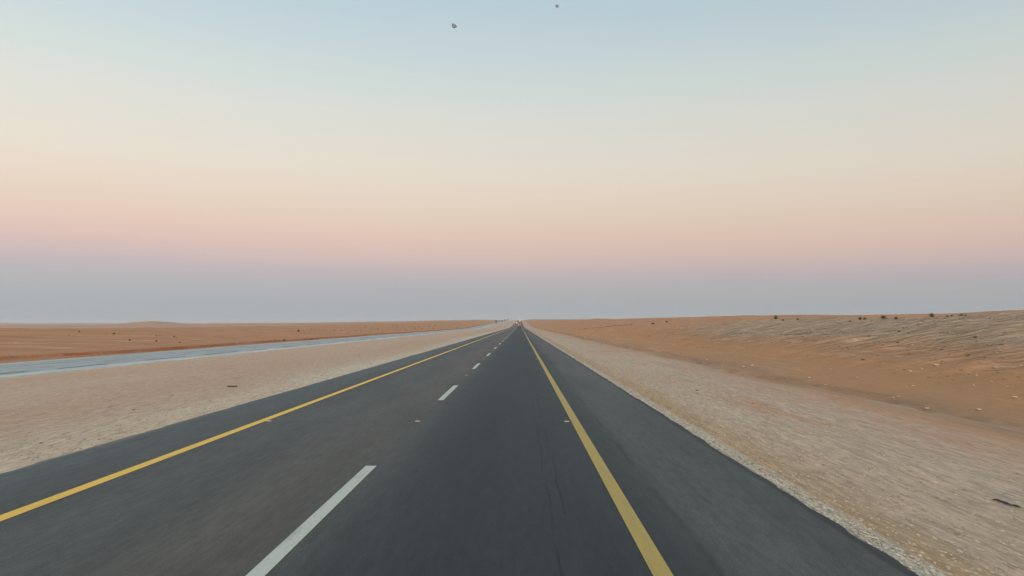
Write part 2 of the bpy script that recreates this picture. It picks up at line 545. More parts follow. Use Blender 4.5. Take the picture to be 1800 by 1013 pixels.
# ------------------------------------------------------------------ asphalt
def asphalt_material(name, light=False):
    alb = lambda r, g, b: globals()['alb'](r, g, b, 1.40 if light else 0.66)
    m, t, b = new_mat(name)
    P, x, y, z = pos_nodes(t)
    nw = noise(t, P, (0.6, 0.035, 1), 4.0)
    xw = math_node(t, 'ADD', x, math_node(t, 'MULTIPLY', math_node(t, 'SUBTRACT', nw, 0.5), 0.55))
    if light:  # paler stops: grazing sky sheen put into the base colour
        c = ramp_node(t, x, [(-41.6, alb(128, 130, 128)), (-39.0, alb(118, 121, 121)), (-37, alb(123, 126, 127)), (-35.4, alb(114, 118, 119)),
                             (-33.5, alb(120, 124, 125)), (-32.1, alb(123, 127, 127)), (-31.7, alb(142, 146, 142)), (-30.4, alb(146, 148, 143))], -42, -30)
    else:
        Lc, Dc = alb(86, 87, 84), alb(55, 60, 66)
        c = ramp_node(t, xw, [(-7.7, alb(84, 90, 91)), (-6.9, alb(82, 88, 89)), (-6.2, alb(76, 78, 76)), (-5.7, alb(76, 77, 75)), (-5.0, alb(84, 85, 82)),
                              (-4.3, alb(80, 81, 79)), (-3.5, alb(88, 85, 80)), (-2.7, alb(88, 84, 78)), (-2.15, alb(76, 75, 72)), (-1.75, alb(56, 62, 62)),
                              (-1.2, alb(46, 54, 55)), (-.6, alb(42, 48, 52)), (0.1, alb(44, 52, 53)), (0.7, alb(43, 49, 52)), (1.3, alb(52, 57, 58)), (1.7, alb(60, 65, 64)),
                              (1.95, alb(77, 79, 78)), (2.7, alb(82, 84, 83)), (3.5, alb(80, 83, 82))], -8, 4)
    # broad mottling and polished wheel paths
    n1 = noise(t, P, (0.8, 0.10, 1), 5.0, 0.6, (3, 2, 0))
    f = maprange(t, n1, 0.3, 0.7, 0.82, 1.18)
    n2 = noise(t, P, (11, 1.6, 7), 6.0, 0.78)
    f2 = maprange(t, n2, 0.3, 0.7, 0.76, 1.24)
    n3 = noise(t, P, (85, 32, 85), 3.0, 0.8)
    f3 = maprange(t, n3, 0.25, 0.75, 0.66, 1.40)
    ff = math_node(t, 'MULTIPLY', math_node(t, 'MULTIPLY', f, f2), f3)
    gm = t.nodes.new('ShaderNodeCombineColor')
    for i in range(3):
        t.links.new(ff, gm.inputs[i])
    c = mixc(t, 1.0, c, gm.outputs[0], 'MULTIPLY')
    if not light:
        # seam to the right of the yellow line and a few tar threads inside the dark lane
        def seam(x0, wd, wander, lo, hi, seed, strength, colr):
            ns = noise(t, P, (0.0, 0.5, 0), 4.0, 0.6, (seed, seed * 2.3, 0))
            cx = math_node(t, 'ADD', x0, math_node(t, 'MULTIPLY', math_node(t, 'SUBTRACT', ns, 0.5), wander))
            d = math_node(t, 'ABSOLUTE', math_node(t, 'SUBTRACT', x, cx))
            on = maprange(t, noise(t, P, (0.0, 0.35, 0), 4.0, 0.7, (seed + 5, seed, 0)), lo, hi)
            return math_node(t, 'MULTIPLY', math_node(t, 'MULTIPLY', maprange(t, d, wd, wd * 0.25), on), strength)
        dark = alb(44, 48, 52)
        c = mixc(t, seam(1.78, 0.055, 0.14, 0.40, 0.62, 2.0, 0.55, dark), c, alb(34, 38, 40))
        c = mixc(t, seam(0.36, 0.024, 0.16, 0.42, 0.52, 6.0, 0.8, dark), c, alb(22, 26, 29))
        c = mixc(t, seam(0.52, 0.027, 0.16, 0.42, 0.52, 9.0, 0.8, dark), c, alb(22, 26, 29))
        c = mixc(t, seam(-0.35, 0.02, 0.3, 0.50, 0.60, 21.0, 0.5, dark), c, alb(24, 28, 30))
        c = mixc(t, seam(2.9, 0.03, 0.4, 0.50, 0.60, 26.0, 0.4, dark), c, alb(40, 44, 46))
        c = mixc(t, seam(-3.4, 0.02, 0.4, 0.50, 0.60, 31.0, 0.4, dark), c, alb(48, 50, 50))
        c = mixc(t, seam(2.35, 0.02, 0.3, 0.52, 0.62, 12.0, 0.3, dark), c, dark)
        c = mixc(t, seam(-5.2, 0.08, 0.5, 0.50, 0.62, 15.0, 0.3, dark), c, dark)
        # worn stone chips and little dark pocks
        fk = noise(t, P, (30, 6, 10), 3.0, 0.7, (1, 1, 0))
        c = mixc(t, maprange(t, fk, 0.66, 0.74, 0, .45), c, alb(120, 124, 122))
        fk2 = noise(t, P, (22, 4.5, 10), 3.0, 0.7, (8, 3, 0))
        c = mixc(t, maprange(t, fk2, 0.64, 0.72, 0, .5), c, alb(36, 39, 40))
        # dust blown on to the edges
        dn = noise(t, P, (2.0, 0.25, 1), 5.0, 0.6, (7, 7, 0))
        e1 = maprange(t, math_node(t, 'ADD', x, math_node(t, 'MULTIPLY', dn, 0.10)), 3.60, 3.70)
        c = mixc(t, maprange(t, math_node(t, 'ADD', x, math_node(t, 'MULTIPLY', dn, 0.10)), 3.40, 3.47, 0, .7), c, alb(40, 42, 42))  # dark right rim: shadow of the edge lip painted on the asphalt
        e2 = maprange(t, math_node(t, 'SUBTRACT', x, math_node(t, 'MULTIPLY', dn, 0.9)), -7.98, -8.25)
        c = mixc(t, math_node(t, 'MULTIPLY', math_node(t, 'MAXIMUM', e1, e2), 0.6), c, alb(150, 138, 120))
    t.links.new(c, b.inputs['Base Color'])
    b.inputs['Roughness'].default_value = 0.72
    b.inputs['Specular IOR Level'].default_value = 0.36
    bump(t, b, math_node(t, 'ADD', n3, math_node(t, 'MULTIPLY', n2, 0.5)), 0.35, 0.012)
    return m


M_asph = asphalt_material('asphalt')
M_asph2 = asphalt_material('sheen_asphalt', True)


def strip(name, xl, xr, z0, y0, y1, mat, thick=0.0, ragged=0.0, seed=1):
    ys = ROWS[(ROWS > y0) & (ROWS < y1)]
    ys = np.concatenate([[y0], ys, [y1]])
    n = len(ys)
    zz_ = RZ(ys) + z0
    jl = ragged * fbm(ys / .7, ys * 0, seed, 4)
    jr = ragged * fbm(ys / .7, ys * 0, seed + 9, 4)
    near = ys > -1e9
    cols = []
    if thick:
        cols.append(np.stack([xl - thick * .6 + jl, ys, zz_ - thick], -1))
    cols.append(np.stack([xl + jl, ys, zz_], -1))
    if thick:
        for q in (0.25, 0.5, 0.75):
            cols.append(np.stack([np.full(n, xl + (xr - xl) * q), ys, zz_], -1))
    cols.append(np.stack([xr + jr, ys, zz_], -1))
    if thick:
        cols.append(np.stack([xr + thick * .6 + jr, ys, zz_ - thick], -1))
    V = np.stack(cols, 1).reshape(-1, 3)
    me = np_mesh(name, V, grid_faces(n, len(cols)), smooth=False)
    return link_mesh(name, me, mat)


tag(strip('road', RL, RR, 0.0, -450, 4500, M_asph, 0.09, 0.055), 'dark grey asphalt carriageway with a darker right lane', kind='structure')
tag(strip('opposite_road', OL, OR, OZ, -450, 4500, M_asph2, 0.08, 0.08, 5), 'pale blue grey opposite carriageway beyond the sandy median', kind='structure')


def paint_material(name, c1, c2, wear=0.5):
    m, t, b = new_mat(name)
    P, x, y, z = pos_nodes(t)
    n1 = noise(t, P, (3, 0.5, 1), 4.0)
    c = mixc(t, n1, c1, c2)
    n2 = noise(t, P, (45, 14, 60), 5.0, 0.78)
    n5 = noise(t, P, (6, 0.7, 1), 4.0, 0.6, (2, 9, 0))
    c = mixc(t, maprange(t, n5, 0.5, 0.72, 0.0, wear * .5), c, alb(112, 106, 88))
    c = mixc(t, maprange(t, n2, 0.54, 0.70, 0.0, wear), c, alb(90, 88, 80))
    t.links.new(c, b.inputs['Base Color'])
    b.inputs['Roughness'].default_value = 0.7
    b.inputs['Specular IOR Level'].default_value = 0.3
    bump(t, b, n2, 0.3, 0.006)
    return m


M_yel = paint_material('yellow_paint', alb(200, 166, 72, 1.2), alb(188, 152, 64, 1.2), 0.45)
M_yel2 = paint_material('dull_yellow_paint', alb(154, 134, 72, 1.2), alb(140, 121, 66, 1.2), 0.6)
M_whi = paint_material('white_paint', alb(174, 176, 168), alb(158, 161, 154), 0.6)
M_pale = paint_material('faded_paint', alb(168, 168, 156), alb(158, 158, 146), 0.3)
M_drk = paint_material('tar_patch', alb(66, 72, 76), alb(74, 80, 84), 0.2)

tag(strip('yellow_edge_line', -6.0, -5.81, 0.004, -450, 4400, M_yel), 'bright yellow edge line on the median side of the road', kind='structure')
tag(strip('yellow_edge_line', 1.165, 1.345, 0.004, -450, 4400, M_yel2), 'duller yellow edge line beside the right shoulder', kind='structure')
k = -6
yd = 6.25
for i in range(-4, 70):
    y0 = yd + 15 * i
    if y0 > 1050:
        break
    tag(strip('lane_dash', -2.405, -2.235, 0.004, y0, y0 + 5.15, M_whi), kind='structure', group='white dashes between the two lanes')
tag(strip('faded_edge_line', -31.62, -31.40, OZ + 0.004, -300, 4400, M_pale), kind='structure')
tag(strip('faded_edge_line', -41.0, -40.8, OZ + 0.004, -300, 4400, M_pale), kind='structure')
for i in range(-4, 44):
    y0 = 27 + 12 * i
    tag(strip('tar_patch', -32.85, -32.45, OZ + 0.004, y0, y0 + 7.5 + 1.5 * math.sin(i * 2.1), M_drk), kind='structure', group='dark tar strips on the opposite carriageway')
tag(strip('tar_seam', -37.5, -37.3, OZ + 0.004, -300, 3000, M_drk), kind='structure')


# ------------------------------------------------------------------ pixel -> ground
cam_rot = cam.rotation_euler.to_matrix()


def ray(px, py):
    d = cam_rot @ Vector(((px - 900.0) / F_PX, (506.5 - py) / F_PX, -1.0))
    d.normalize()
    return d


def hit(px, py):
    d = ray(px, py)
    ts = np.concatenate([np.arange(2, 300, 0.05), np.arange(300, 4000, 1.0)])
    X, Y, Z = d.x * ts, d.y * ts, EYE + d.z * ts
    H = height(X, Y)
    inr = (X > RL) & (X < RR)
    H = np.where(inr, RZ(Y), H)
    below = np.nonzero(Z <= H)[0]
    if len(below) == 0:
        return None
    i = below[0]
    return Vector((X[i], Y[i], H[i]))


# ------------------------------------------------------------------ gravel (stuff)
OCT_V = np.array([[1, 0, 0], [-1, 0, 0], [0, 1, 0], [0, -1, 0], [0, 0, 1], [0, 0, -1]], float)
OCT_F = np.array([[0, 2, 4], [2, 1, 4], [1, 3, 4], [3, 0, 4], [2, 0, 5], [1, 2, 5], [3, 1, 5], [0, 3, 5]])


def gravel_mesh(name, X, Y, S, mat):
    n = len(X)
    Z = height(X, Y)
    jit = 1 + 0.35 * (rng.random((n, 6, 1)) - .5)
    sc3 = np.stack([S * rng.uniform(.6, 1.1, n), S * rng.uniform(1.2, 3.4, n), S * rng.uniform(.3, .6, n)], -1)[:, None, :]
    a = rng.normal(0, .25, n)
    V = OCT_V[None] * jit * sc3
    ca, sa = np.cos(a)[:, None], np.sin(a)[:, None]
    Vx = V[..., 0] * ca - V[..., 1] * sa
    Vy = V[..., 0] * sa + V[..., 1] * ca
    V = np.stack([Vx + X[:, None], Vy + Y[:, None], V[..., 2] + (Z + S * .12)[:, None]], -1).reshape(-1, 3)
    Fc = (OCT_F[None] + (np.arange(n) * 6)[:, None, None]).reshape(-1, 3)
    return link_mesh(name, np_mesh(name, V, Fc, smooth=False), mat)


def stone_material(name, a, b_, c_=None):
    m, t, b = new_mat(name)
    g = t.nodes.new('ShaderNodeNewGeometry')
    f = g.outputs['Random Per Island']
    n = noise(t, g.outputs['Position'], (18, 18, 18), 4.0)
    c = mixc(t, f, a, b_)
    c = mixc(t, maprange(t, n, .4, .7, 0, .4), c, c_ or b_)
    t.links.new(c, b.inputs['Base Color'])
    b.inputs['Roughness'].default_value = 0.9
    b.inputs['Specular IOR Level'].default_value = 0.2
    bump(t, b, n, 0.5, 0.02)
    return m


M_grav = stone_material('gravel', alb(134, 118, 100), alb(180, 166, 146), alb(160, 140, 118))
M_rub = stone_material('rubble', alb(106, 88, 72), alb(178, 158, 136), alb(150, 126, 104))
n = 9000
gx_ = np.abs(rng.normal(0, 1, n)) ** 1.2 * 1.7 + 3.62
gy_ = 3.5 + rng.random(n) ** 1.8 * 55
m_ = gx_ < 10.8
o = gravel_mesh('gravel', gx_[m_], gy_[m_], rng.uniform(.006, .022, m_.sum()) * (1 + .012 * gy_[m_]), M_grav)
tag(o, 'loose pale gravel along the right verge', kind='stuff')
n = 9000
yb = 2.5 + rng.random(n) ** 1.6 * 90
xb = 3.53 + np.abs(rng.normal(0, .13, n))
o = gravel_mesh('verge_gravel', xb, yb, rng.uniform(.008, .024, n), stone_material('pale_gravel', alb(128, 122, 110), alb(184, 178, 164), alb(158, 150, 134)))
tag(o, 'bead of whitish gravel against the right asphalt edge', kind='stuff')
n = 5000
yb = 12 + rng.random(n) ** 1.6 * 90
xb = -7.9 - np.abs(rng.normal(0, 1, n)) ** 1.4 * 4.5
m_ = xb > -29
o = gravel_mesh('median_gravel', xb[m_], yb[m_], rng.uniform(.008, .026, m_.sum()) * (1 + .006 * yb[m_]), M_grav)
tag(o, 'small stones scattered over the sandy median', kind='stuff')
n = 9000
xb = 14 + rng.random(n) ** .7 * 18
yb = 12 + rng.random(n) ** 1.3 * 170
o = gravel_mesh('rubble', xb, yb, rng.uniform(.02, .06, n) * rng.uniform(.6, 1.3, n), M_rub)
tag(o, 'brown rubble strewn over the bank on the right', kind='stuff')


# ------------------------------------------------------------------ single stones
def rock_mesh(seed, flat=.55):
    bm = bmesh.new()
    bmesh.ops.create_icosphere(bm, subdivisions=2, radius=1.0)
    rr = random.Random(seed)
    pl = [(Vector((rr.uniform(-1, 1), rr.uniform(-1, 1), rr.uniform(-.4, 1))).normalized(), rr.uniform(.55, .85)) for _ in range(7)]
    for v_ in bm.verts:
        for nrm, d in pl:
            q = v_.co.dot(nrm)
            if q > d:
                v_.co -= nrm * (q - d)
        v_.co *= 1 + rr.uniform(-.04, .04)
        v_.co.z *= flat
    me = bpy.data.meshes.new('stone')
    bm.to_mesh(me)
    bm.free()
    return me


M_pstone = stone_material('pale_stone', alb(176, 154, 130), alb(162, 140, 116), alb(184, 164, 142))
M_dstone = stone_material('dark_stone', alb(96, 78, 62), alb(80, 66, 56), alb(110, 92, 74))
rocksP, rocksD = [rock_mesh(i) for i in range(5)], [rock_mesh(i + 20) for i in range(4)]
for me in rocksP:
    me.materials.append(M_pstone)
for me in rocksD:
    me.materials.append(M_dstone)


def stone(px, py, wpx, dark, label, group=None, hgt=1.0, loc=None):
    p = loc or hit(px, py)
    if p is None:
        return
    r = wpx / 2.0 / F_PX * p.y if loc is None else wpx
    o = bpy.data.objects.new('stone', random.choice(rocksD if dark else rocksP))
    o.location = p + Vector((0, 0, r * .15))
    o.scale = (r * .9, r * random.uniform(.7, 1.2), r * .5 * hgt)
    o.rotation_euler = (0, 0, random.uniform(0, 6.28))
    col.objects.link(o)
    tag(o, label, 'stone', group)


stone(1720, 721, 13, False, 'largest pale stone at the foot of the right bank, toward the right edge')
stone(1630, 719, 10, False, 'flat pale stone in the furrow just left of the largest pale stone')
stone(1580, 698, 9, False, 'pale stone on the lip of the furrow below the right bank')
stone(1785, 700, 12, False, 'flat pale stone on orange sand at the far right edge')
stone(1647, 642, 13, False, 'bright elongated pale stone halfway up the right bank')
stone(1437, 568, 6, False, 'bright little stone near the top of the rubble bank')
stone(1517, 633, 7, True, 'darkest brown stone on the middle of the right bank')
stone(1226, 687, 7, True, 'small black lump on the right gravel verge, the farther of two', hgt=.6)
stone(1323, 710, 6, True, 'small black lump on the right gravel verge, the nearer of two', hgt=.6)
stone(1027, 594, 6, False, 'pale stone heap on the sand just beyond the far right verge')
stone(243, 732, 8, False, 'pale stone on the median, right of the leftmost pale one')
stone(170, 747, 8, False, 'pale flat stone on the median, nearest the left edge of the view')
stone(28, 604, 9, False, 'pale flat stone on the orange dune at the far left')
PG = 'pale stones scattered on the right bank'
for px, py, ww in [(1422, 664, 7), (1451, 677, 7), (1243, 633, 7), (1270, 646, 6), (1294, 627, 5), (1306, 645, 7), (1322, 643, 7),
                   (1605, 679, 8), (1595, 681, 6), (1600, 653, 8), (1620, 649, 8), (1750, 647, 12), (1677, 587, 6),
                   (1787, 594, 8), (1225, 607, 4), (1414, 623, 5), (1433, 623, 5), (1460, 624, 5), (1704, 657, 9), (1716, 661, 7),
                   (1711, 678, 8), (1720, 590, 5), (1655, 590, 5), (1460, 649, 5), (1507, 664, 6), (1710, 555, 6), (1620, 562, 5),
                   (1528, 562, 4), (1780, 558, 6), (1604, 607, 7), (1540, 609, 5), (1570, 700, 6), (1378, 618, 5), (1770, 680, 7)]:
    stone(px, py, ww * 1.0, False, 'small pale stone lying on the right bank', PG)
DG = 'dark stones scattered on the right bank'
for px, py, ww in [(1580, 583, 6), (1579, 603, 6), (1552, 607, 5), (1527, 591, 4), (1655, 615, 5), (1668, 623, 5), (1700, 626, 6), (1714, 593, 8),
                   (1373, 588, 4), (1357, 603, 4), (1645, 569, 5), (1740, 560, 5), (1766, 585, 6), (1475, 610, 4), (1491, 613, 4), (1141, 591, 4),
                   (1412, 592, 3), (1425, 583, 4), (1197, 622, 4), (1057, 605, 3)]:
    stone(px, py, ww, True, 'small dark stone lying on the right bank', DG)
MG = 'small stones scattered on the median'
for px, py, ww, dk in [(303, 695, 6, True), (652, 640, 4, True), (632, 625, 3, True), (495, 648, 4, False), (565, 661, 5, True), (235, 721, 6, True),
                       (620, 612, 3, True), (388, 691, 6, False), (366, 664, 4, False), (72, 780, 9, True), (520, 617, 4, False)]:
    stone(px, py, ww, dk, 'small stone on the sandy median', MG, hgt=.7)


# ------------------------------------------------------------------ debris
def debris(name, pts, wd, th, label, cat, mat):
    bm = bmesh.new()
    rr = random.Random(5)
    ring_prev = None
    for i, p in enumerate(pts):
        t_ = (pts[min(i + 1, len(pts) - 1)] - pts[max(i - 1, 0)]).normalized()
        s = Vector((-t_.y, t_.x, 0)).normalized()
        e = math.sin(math.pi * (i + .35) / (len(pts) - .3)) ** .5
        lift = Vector((0, 0, th * (1 + 1.6 * abs(math.sin(i * 1.3)))))
        q = [p - s * wd * e + Vector((0, 0, 0)), p - s * wd * .6 * e + lift, p + s * wd * .6 * e + lift, p + s * wd * e]
        ring = [bm.verts.new(v_) for v_ in q]
        if ring_prev:
            for a in range(4):
                bm.faces.new((ring_prev[a], ring_prev[(a + 1) % 4], ring[(a + 1) % 4], ring[a]))
        else:
            bm.faces.new(ring)
        ring_prev = ring
    bm.faces.new(list(reversed(ring_prev)))
    c0 = pts[len(pts) // 2].copy()
    for v_ in bm.verts:
        v_.co -= c0
    bmesh.ops.recalc_face_normals(bm, faces=bm.faces)
    me = bpy.data.meshes.new(name)
    bm.to_mesh(me)
    bm.free()
    o = link_mesh(name, me, mat)
    o.location = c0
    tag(o, label, cat)
    return o


M_rub2, _t, _b = new_mat('black_rubber')
_n = noise(_t, pos_nodes(_t)[0], (30, 30, 30), 4)
_t.links.new(mixc(_t, _n, (.012, .012, .013, 1), (.035, .033, .03, 1)), _b.inputs['Base Color'])
_b.inputs['Roughness'].default_value = .8
a, b = hit(1745, 881), hit(1792, 896)
pts = [a.lerp(b, q / 7.0) for q in range(8)]
for i, p in enumerate(pts):
    p.z = float(height(p.x, p.y)) + .012
    p.x += .012 * math.sin(i * 1.1)
debris('tyre_scrap', pts, .014, .009, 'thin strip of black tyre rubber lying on the sand at the right edge', 'tyre scrap', M_rub2)
a, b = hit(399, 681), hit(416, 681)
pts = [a.lerp(b, q / 6.0) for q in range(7)]
for p in pts:
    p.z = float(height(p.x, p.y)) + .02
debris('tyre_scrap', pts, .06, .018, 'dark scrap of tyre rubber lying on the left median', 'tyre scrap', M_rub2)


# ------------------------------------------------------------------ shrubs
def shrub_mesh(seed, dense=1.8):
    rr = random.Random(seed)
    bm = bmesh.new()
    for s in range(int(46 * dense)):
        a = rr.uniform(0, 6.283)
        lean = rr.uniform(.1, 1.1)
        base = Vector((math.cos(a) * .12, math.sin(a) * .12, 0))
        tip = Vector((math.cos(a) * math.sin(lean), math.sin(a) * math.sin(lean), math.cos(lean) * rr.uniform(.7, 1.0))) * rr.uniform(.6, 1.0)
        side = Vector((-math.sin(a), math.cos(a), 0)) * .014
        v1, v2, v3 = bm.verts.new(base - side), bm.verts.new(base + side), bm.verts.new(tip)
        f = bm.faces.new((v1, v2, v3))
        f.material_index = 1
        for l_ in range(9):
            q = rr.uniform(.3, 1.05)
            c = base.lerp(tip, q) + Vector((rr.uniform(-.09, .09), rr.uniform(-.09, .09), rr.uniform(-.06, .08)))
            u = Vector((rr.uniform(-1, 1), rr.uniform(-1, 1), rr.uniform(-.4, 1))).normalized() * rr.uniform(.05, .10)
            w_ = u.cross(Vector((rr.uniform(-1, 1), rr.uniform(-1, 1), rr.uniform(-1, 1)))).normalized() * rr.uniform(.02, .04)
            vs = [bm.verts.new(c - u), bm.verts.new(c + w_), bm.verts.new(c + u), bm.verts.new(c - w_)]
            bm.faces.new(vs)
    me = bpy.data.meshes.new('shrub')
    bm.to_mesh(me)
    bm.free()
    return me


def leaf_mat(name, a, b_):
    m, t, b = new_mat(name)
    g = t.nodes.new('ShaderNodeNewGeometry')
    t.links.new(mixc(t, g.outputs['Random Per Island'], a, b_), b.inputs['Base Color'])
    b.inputs['Roughness'].default_value = .9
    b.inputs['Specular IOR Level'].default_value = .1
    return m


M_green = leaf_mat('shrub_leaf', (.075, .075, .035, 1), (.14, .125, .06, 1))
M_dry = leaf_mat('dry_shrub_leaf', (.07, .045, .03, 1), (.13, .085, .05, 1))
M_twig = leaf_mat('twig', (.06, .04, .025, 1), (.1, .07, .045, 1))
shG, shD = [shrub_mesh(i) for i in range(4)], [shrub_mesh(i + 9, 1.5) for i in range(4)]
for me in shG:
    me.materials.append(M_green)
    me.materials.append(M_twig)
for me in shD:
    me.materials.append(M_dry)
    me.materials.append(M_twig)


def shrub(px, py, wpx, green, label, group=None, hs=.8):
    p = hit(px, py)
    if p is None:
        q = 2
        while p is None and q < 12:
            p = hit(px, py + q)
            q += 1
        if p is None:
            return
    r = 1.3 * wpx / 2.0 / F_PX * p.y
    o = bpy.data.objects.new('shrub', random.choice(shG if green else shD))
    o.location = p - Vector((0, 0, r * .05))
    o.scale = (r, r, r * 2 * hs * .75)
    o.rotation_euler = (0, 0, random.uniform(0, 6.28))
    col.objects.link(o)
    tag(o, label, 'shrub', group)


shrub(1364, 561, 9, True, 'green tufted shrub on the skyline at the left end of the rubble bank', hs=1.0)
shrub(1376, 564, 5, False, 'tiny dark shrub just right of the green skyline shrub')
shrub(1402, 563, 5, False, 'lone small dark shrub between the skyline shrub and the paired shrubs')
shrub(1512, 562, 8, True, 'left one of the two green shrubs growing side by side on the bank')
shrub(1520, 562, 7, True, 'right one of the two green shrubs growing side by side on the bank')
shrub(1494, 566, 7, False, 'low brown shrub left of and below the paired green shrubs', hs=.5)
shrub(1553, 560, 13, True, 'widest green shrub along the top of the right bank', hs=.6)
shrub(1575, 561, 8, False, 'faint brown shrub right of the widest green shrub', hs=.6)
shrub(1638, 557, 11, True, 'rightmost green shrub on the bank skyline', hs=.8)
BG = 'low scrub along the top of the right bank'
for px, py, ww in [(1665, 557, 7), (1673, 556, 6), (1690, 555, 8), (1697, 555, 6)]:
    shrub(px, py, ww, True, 'low sparse scrub at the right end of the bank skyline', BG, .5)
shrub(1172, 567, 5, False, 'dark shrub high on the far right dune')
shrub(1148, 570, 8, False, 'wide low brown shrub on the far right dune', hs=.4)
shrub(139, 584, 4, False, 'small dark shrub near the crest of the left dune')
shrub(121, 590, 2.5, False, 'tiniest dot of a shrub on the left dune, leftmost of all')
shrub(200, 588, 5, False, 'round dark shrub in the middle of the left dune')
shrub(228, 599, 5, False, 'dark shrub lower on the left dune, nearer the opposite road')
shrub(275, 601, 4, False, 'upright dark shrub on the left dune below a pair of low ones', hs=1.0)
shrub(525, 583, 6, False, 'lone round dark shrub on the pale far flat left of the road')
shrub(316, 603, 4, False, 'faint brown shrub right of the upright one on the left dune')
LG = 'low shrubs along a streak on the left dune'
for px, py, ww in [(275, 591, 4), (281, 590, 3), (186, 586, 3), (306, 593, 5), (310, 594, 3)]:
    shrub(px, py, ww, False, 'low dark shrub on a faint streak of the left dune', LG, .5)
SG = 'small shrubs beside the opposite road'
for px, py, ww in [(484, 599, 3), (499, 599, 6), (548, 597, 4)]:
    shrub(px, py, ww, False, 'small brown shrub on the sand edge of the opposite road', SG, .6)
SF = 'shrubs dotted over the far left sand'
rs = random.Random(3)
pts_ = [(613, 586), (651, 586), (673, 584), (643, 576), (690, 573), (697, 578), (752, 583), (715, 581), (720, 576), (775, 582), (765, 573), (600, 581),
        (626, 583), (634, 583), (664, 579), (700, 575), (708, 574), (728, 577), (735, 574), (742, 578), (547, 579), (553, 581), (588, 581), (696, 574),
        (655, 577), (683, 572), (712, 578), (724, 574), (730, 579), (737, 576), (755, 575), (762, 578), (790, 574), (803, 577), (545, 583)]
for px, py in pts_:
    shrub(px, py, rs.uniform(1.6, 3.0), False, 'tiny shrub dotted on the far left sand', SF, .7)
SR = 'tiny shrubs along the scarp on the far right sand'
for i in range(20):
    q = i / 19.0
    shrub(1018 + 92 * q, 580.5 - 9.5 * q ** .8 + rs.uniform(-.4, .4), rs.uniform(2.5, 4.5), False, 'tiny scrub along the low scarp of the far right sand', SR, .35)


# ------------------------------------------------------------------ road studs
def simple_mat(name, colr, rough=.5, metal=0.0, spec=.4, emis=None, es=0.0):
    m, t, b = new_mat(name)
    n1 = noise(t, pos_nodes(t)[0], (4, 4, 4), 4)
    dark = tuple(v_ * .8 for v_ in colr[:3]) + (1,)
    t.links.new(mixc(t, n1, dark, colr), b.inputs['Base Color'])
    b.inputs['Roughness'].default_value = rough
    b.inputs['Metallic'].default_value = metal
    b.inputs['Specular IOR Level'].default_value = spec
    if emis:
        b.inputs['Emission Color'].default_value = emis
        b.inputs['Emission Strength'].default_value = es
    return m


def taper_box(bm, c, s, top=(1, 1), bev=0.0):
    """box centred on c (base at c.z), size s, top scaled"""
    x, y, z = c
    a, b, h = s[0] / 2, s[1] / 2, s[2]
    lo = [bm.verts.new((x + sx * a, y + sy * b, z)) for sx, sy in ((-1, -1), (1, -1), (1, 1), (-1, 1))]
    hi = [bm.verts.new((x + sx * a * top[0], y + sy * b * top[1], z + h)) for sx, sy in ((-1, -1), (1, -1), (1, 1), (-1, 1))]
    fs = [bm.faces.new(list(reversed(lo))), bm.faces.new(hi)]
    for i in range(4):
        fs.append(bm.faces.new((lo[i], lo[(i + 1) % 4], hi[(i + 1) % 4], hi[i])))
    if bev:
        es = set(e for f in fs for e in f.edges)
        bmesh.ops.bevel(bm, geom=list(es), offset=bev, segments=2, affect='EDGES')


def bm_obj(name, bm, mat, parent=None, smooth=False):
    me = bpy.data.meshes.new(name)
    bmesh.ops.recalc_face_normals(bm, faces=bm.faces)
    bm.to_mesh(me)
    bm.free()
    if smooth:
        for p in me.polygons:
            p.use_smooth = True
    return link_mesh(name, me, mat, parent)


M_stud = simple_mat('stud_shell', alb(128, 126, 120), .7)
M_refl = simple_mat('stud_reflector', alb(150, 146, 138), .4)
bm = bmesh.new()
taper_box(bm, (0, 0, 0), (.12, .10, .02), (.8, .5))
stud_me = bpy.data.meshes.new('shell')
bm.to_mesh(stud_me); bm.free(); stud_me.materials.append(M_stud)
bm = bmesh.new()
vs = [bm.verts.new(v_) for v_ in ((-.045, -.0445, .006), (.045, -.0445, .006), (.04, -.031, .018), (-.04, -.031, .018))]
bm.faces.new(vs)
r = bmesh.ops.extrude_face_region(bm, geom=list(bm.faces))
for v_ in r['geom']:
    if isinstance(v_, bmesh.types.BMVert):
        v_.co.y += .004
refl_me = bpy.data.meshes.new('reflector')
bm.to_mesh(refl_me); bm.free(); refl_me.materials.append(M_refl)


def road_stud(x, y, label, group=None):
    r = bpy.data.objects.new('road_stud', None)
    r.location = (x, y, float(RZ(y)) + .001)
    col.objects.link(r)
    r.empty_display_size = .05
    for nm, me in (('shell', stud_me), ('reflector', refl_me)):
        c = bpy.data.objects.new(nm, me)
        col.objects.link(c)
        c.parent = r
        if nm == 'reflector':
            c.location = (0, -.004, .001)
    tag(r, label, 'road stud', group)


road_stud(-2.33, 16.6, 'nearest reflective stud in the line of white dashes')
road_stud(1.06, 16.6, 'nearest reflective stud, inside the right yellow line')
road_stud(-5.72, 16.6, 'nearest reflective stud, inside the left yellow line')
for i in range(1, 9):
    road_stud(-2.33, 16.6 + 15 * i, 'distant reflective stud between two white dashes', 'distant studs between the dashes')
for i in range(2, 6, 2):
    road_stud(1.06, 16.6 + 15 * i, 'distant reflective stud inside the right yellow line', 'distant studs by the right line')
    road_stud(-5.72, 16.6 + 15 * i, 'distant reflective stud inside the left yellow line', 'distant studs by the left line')


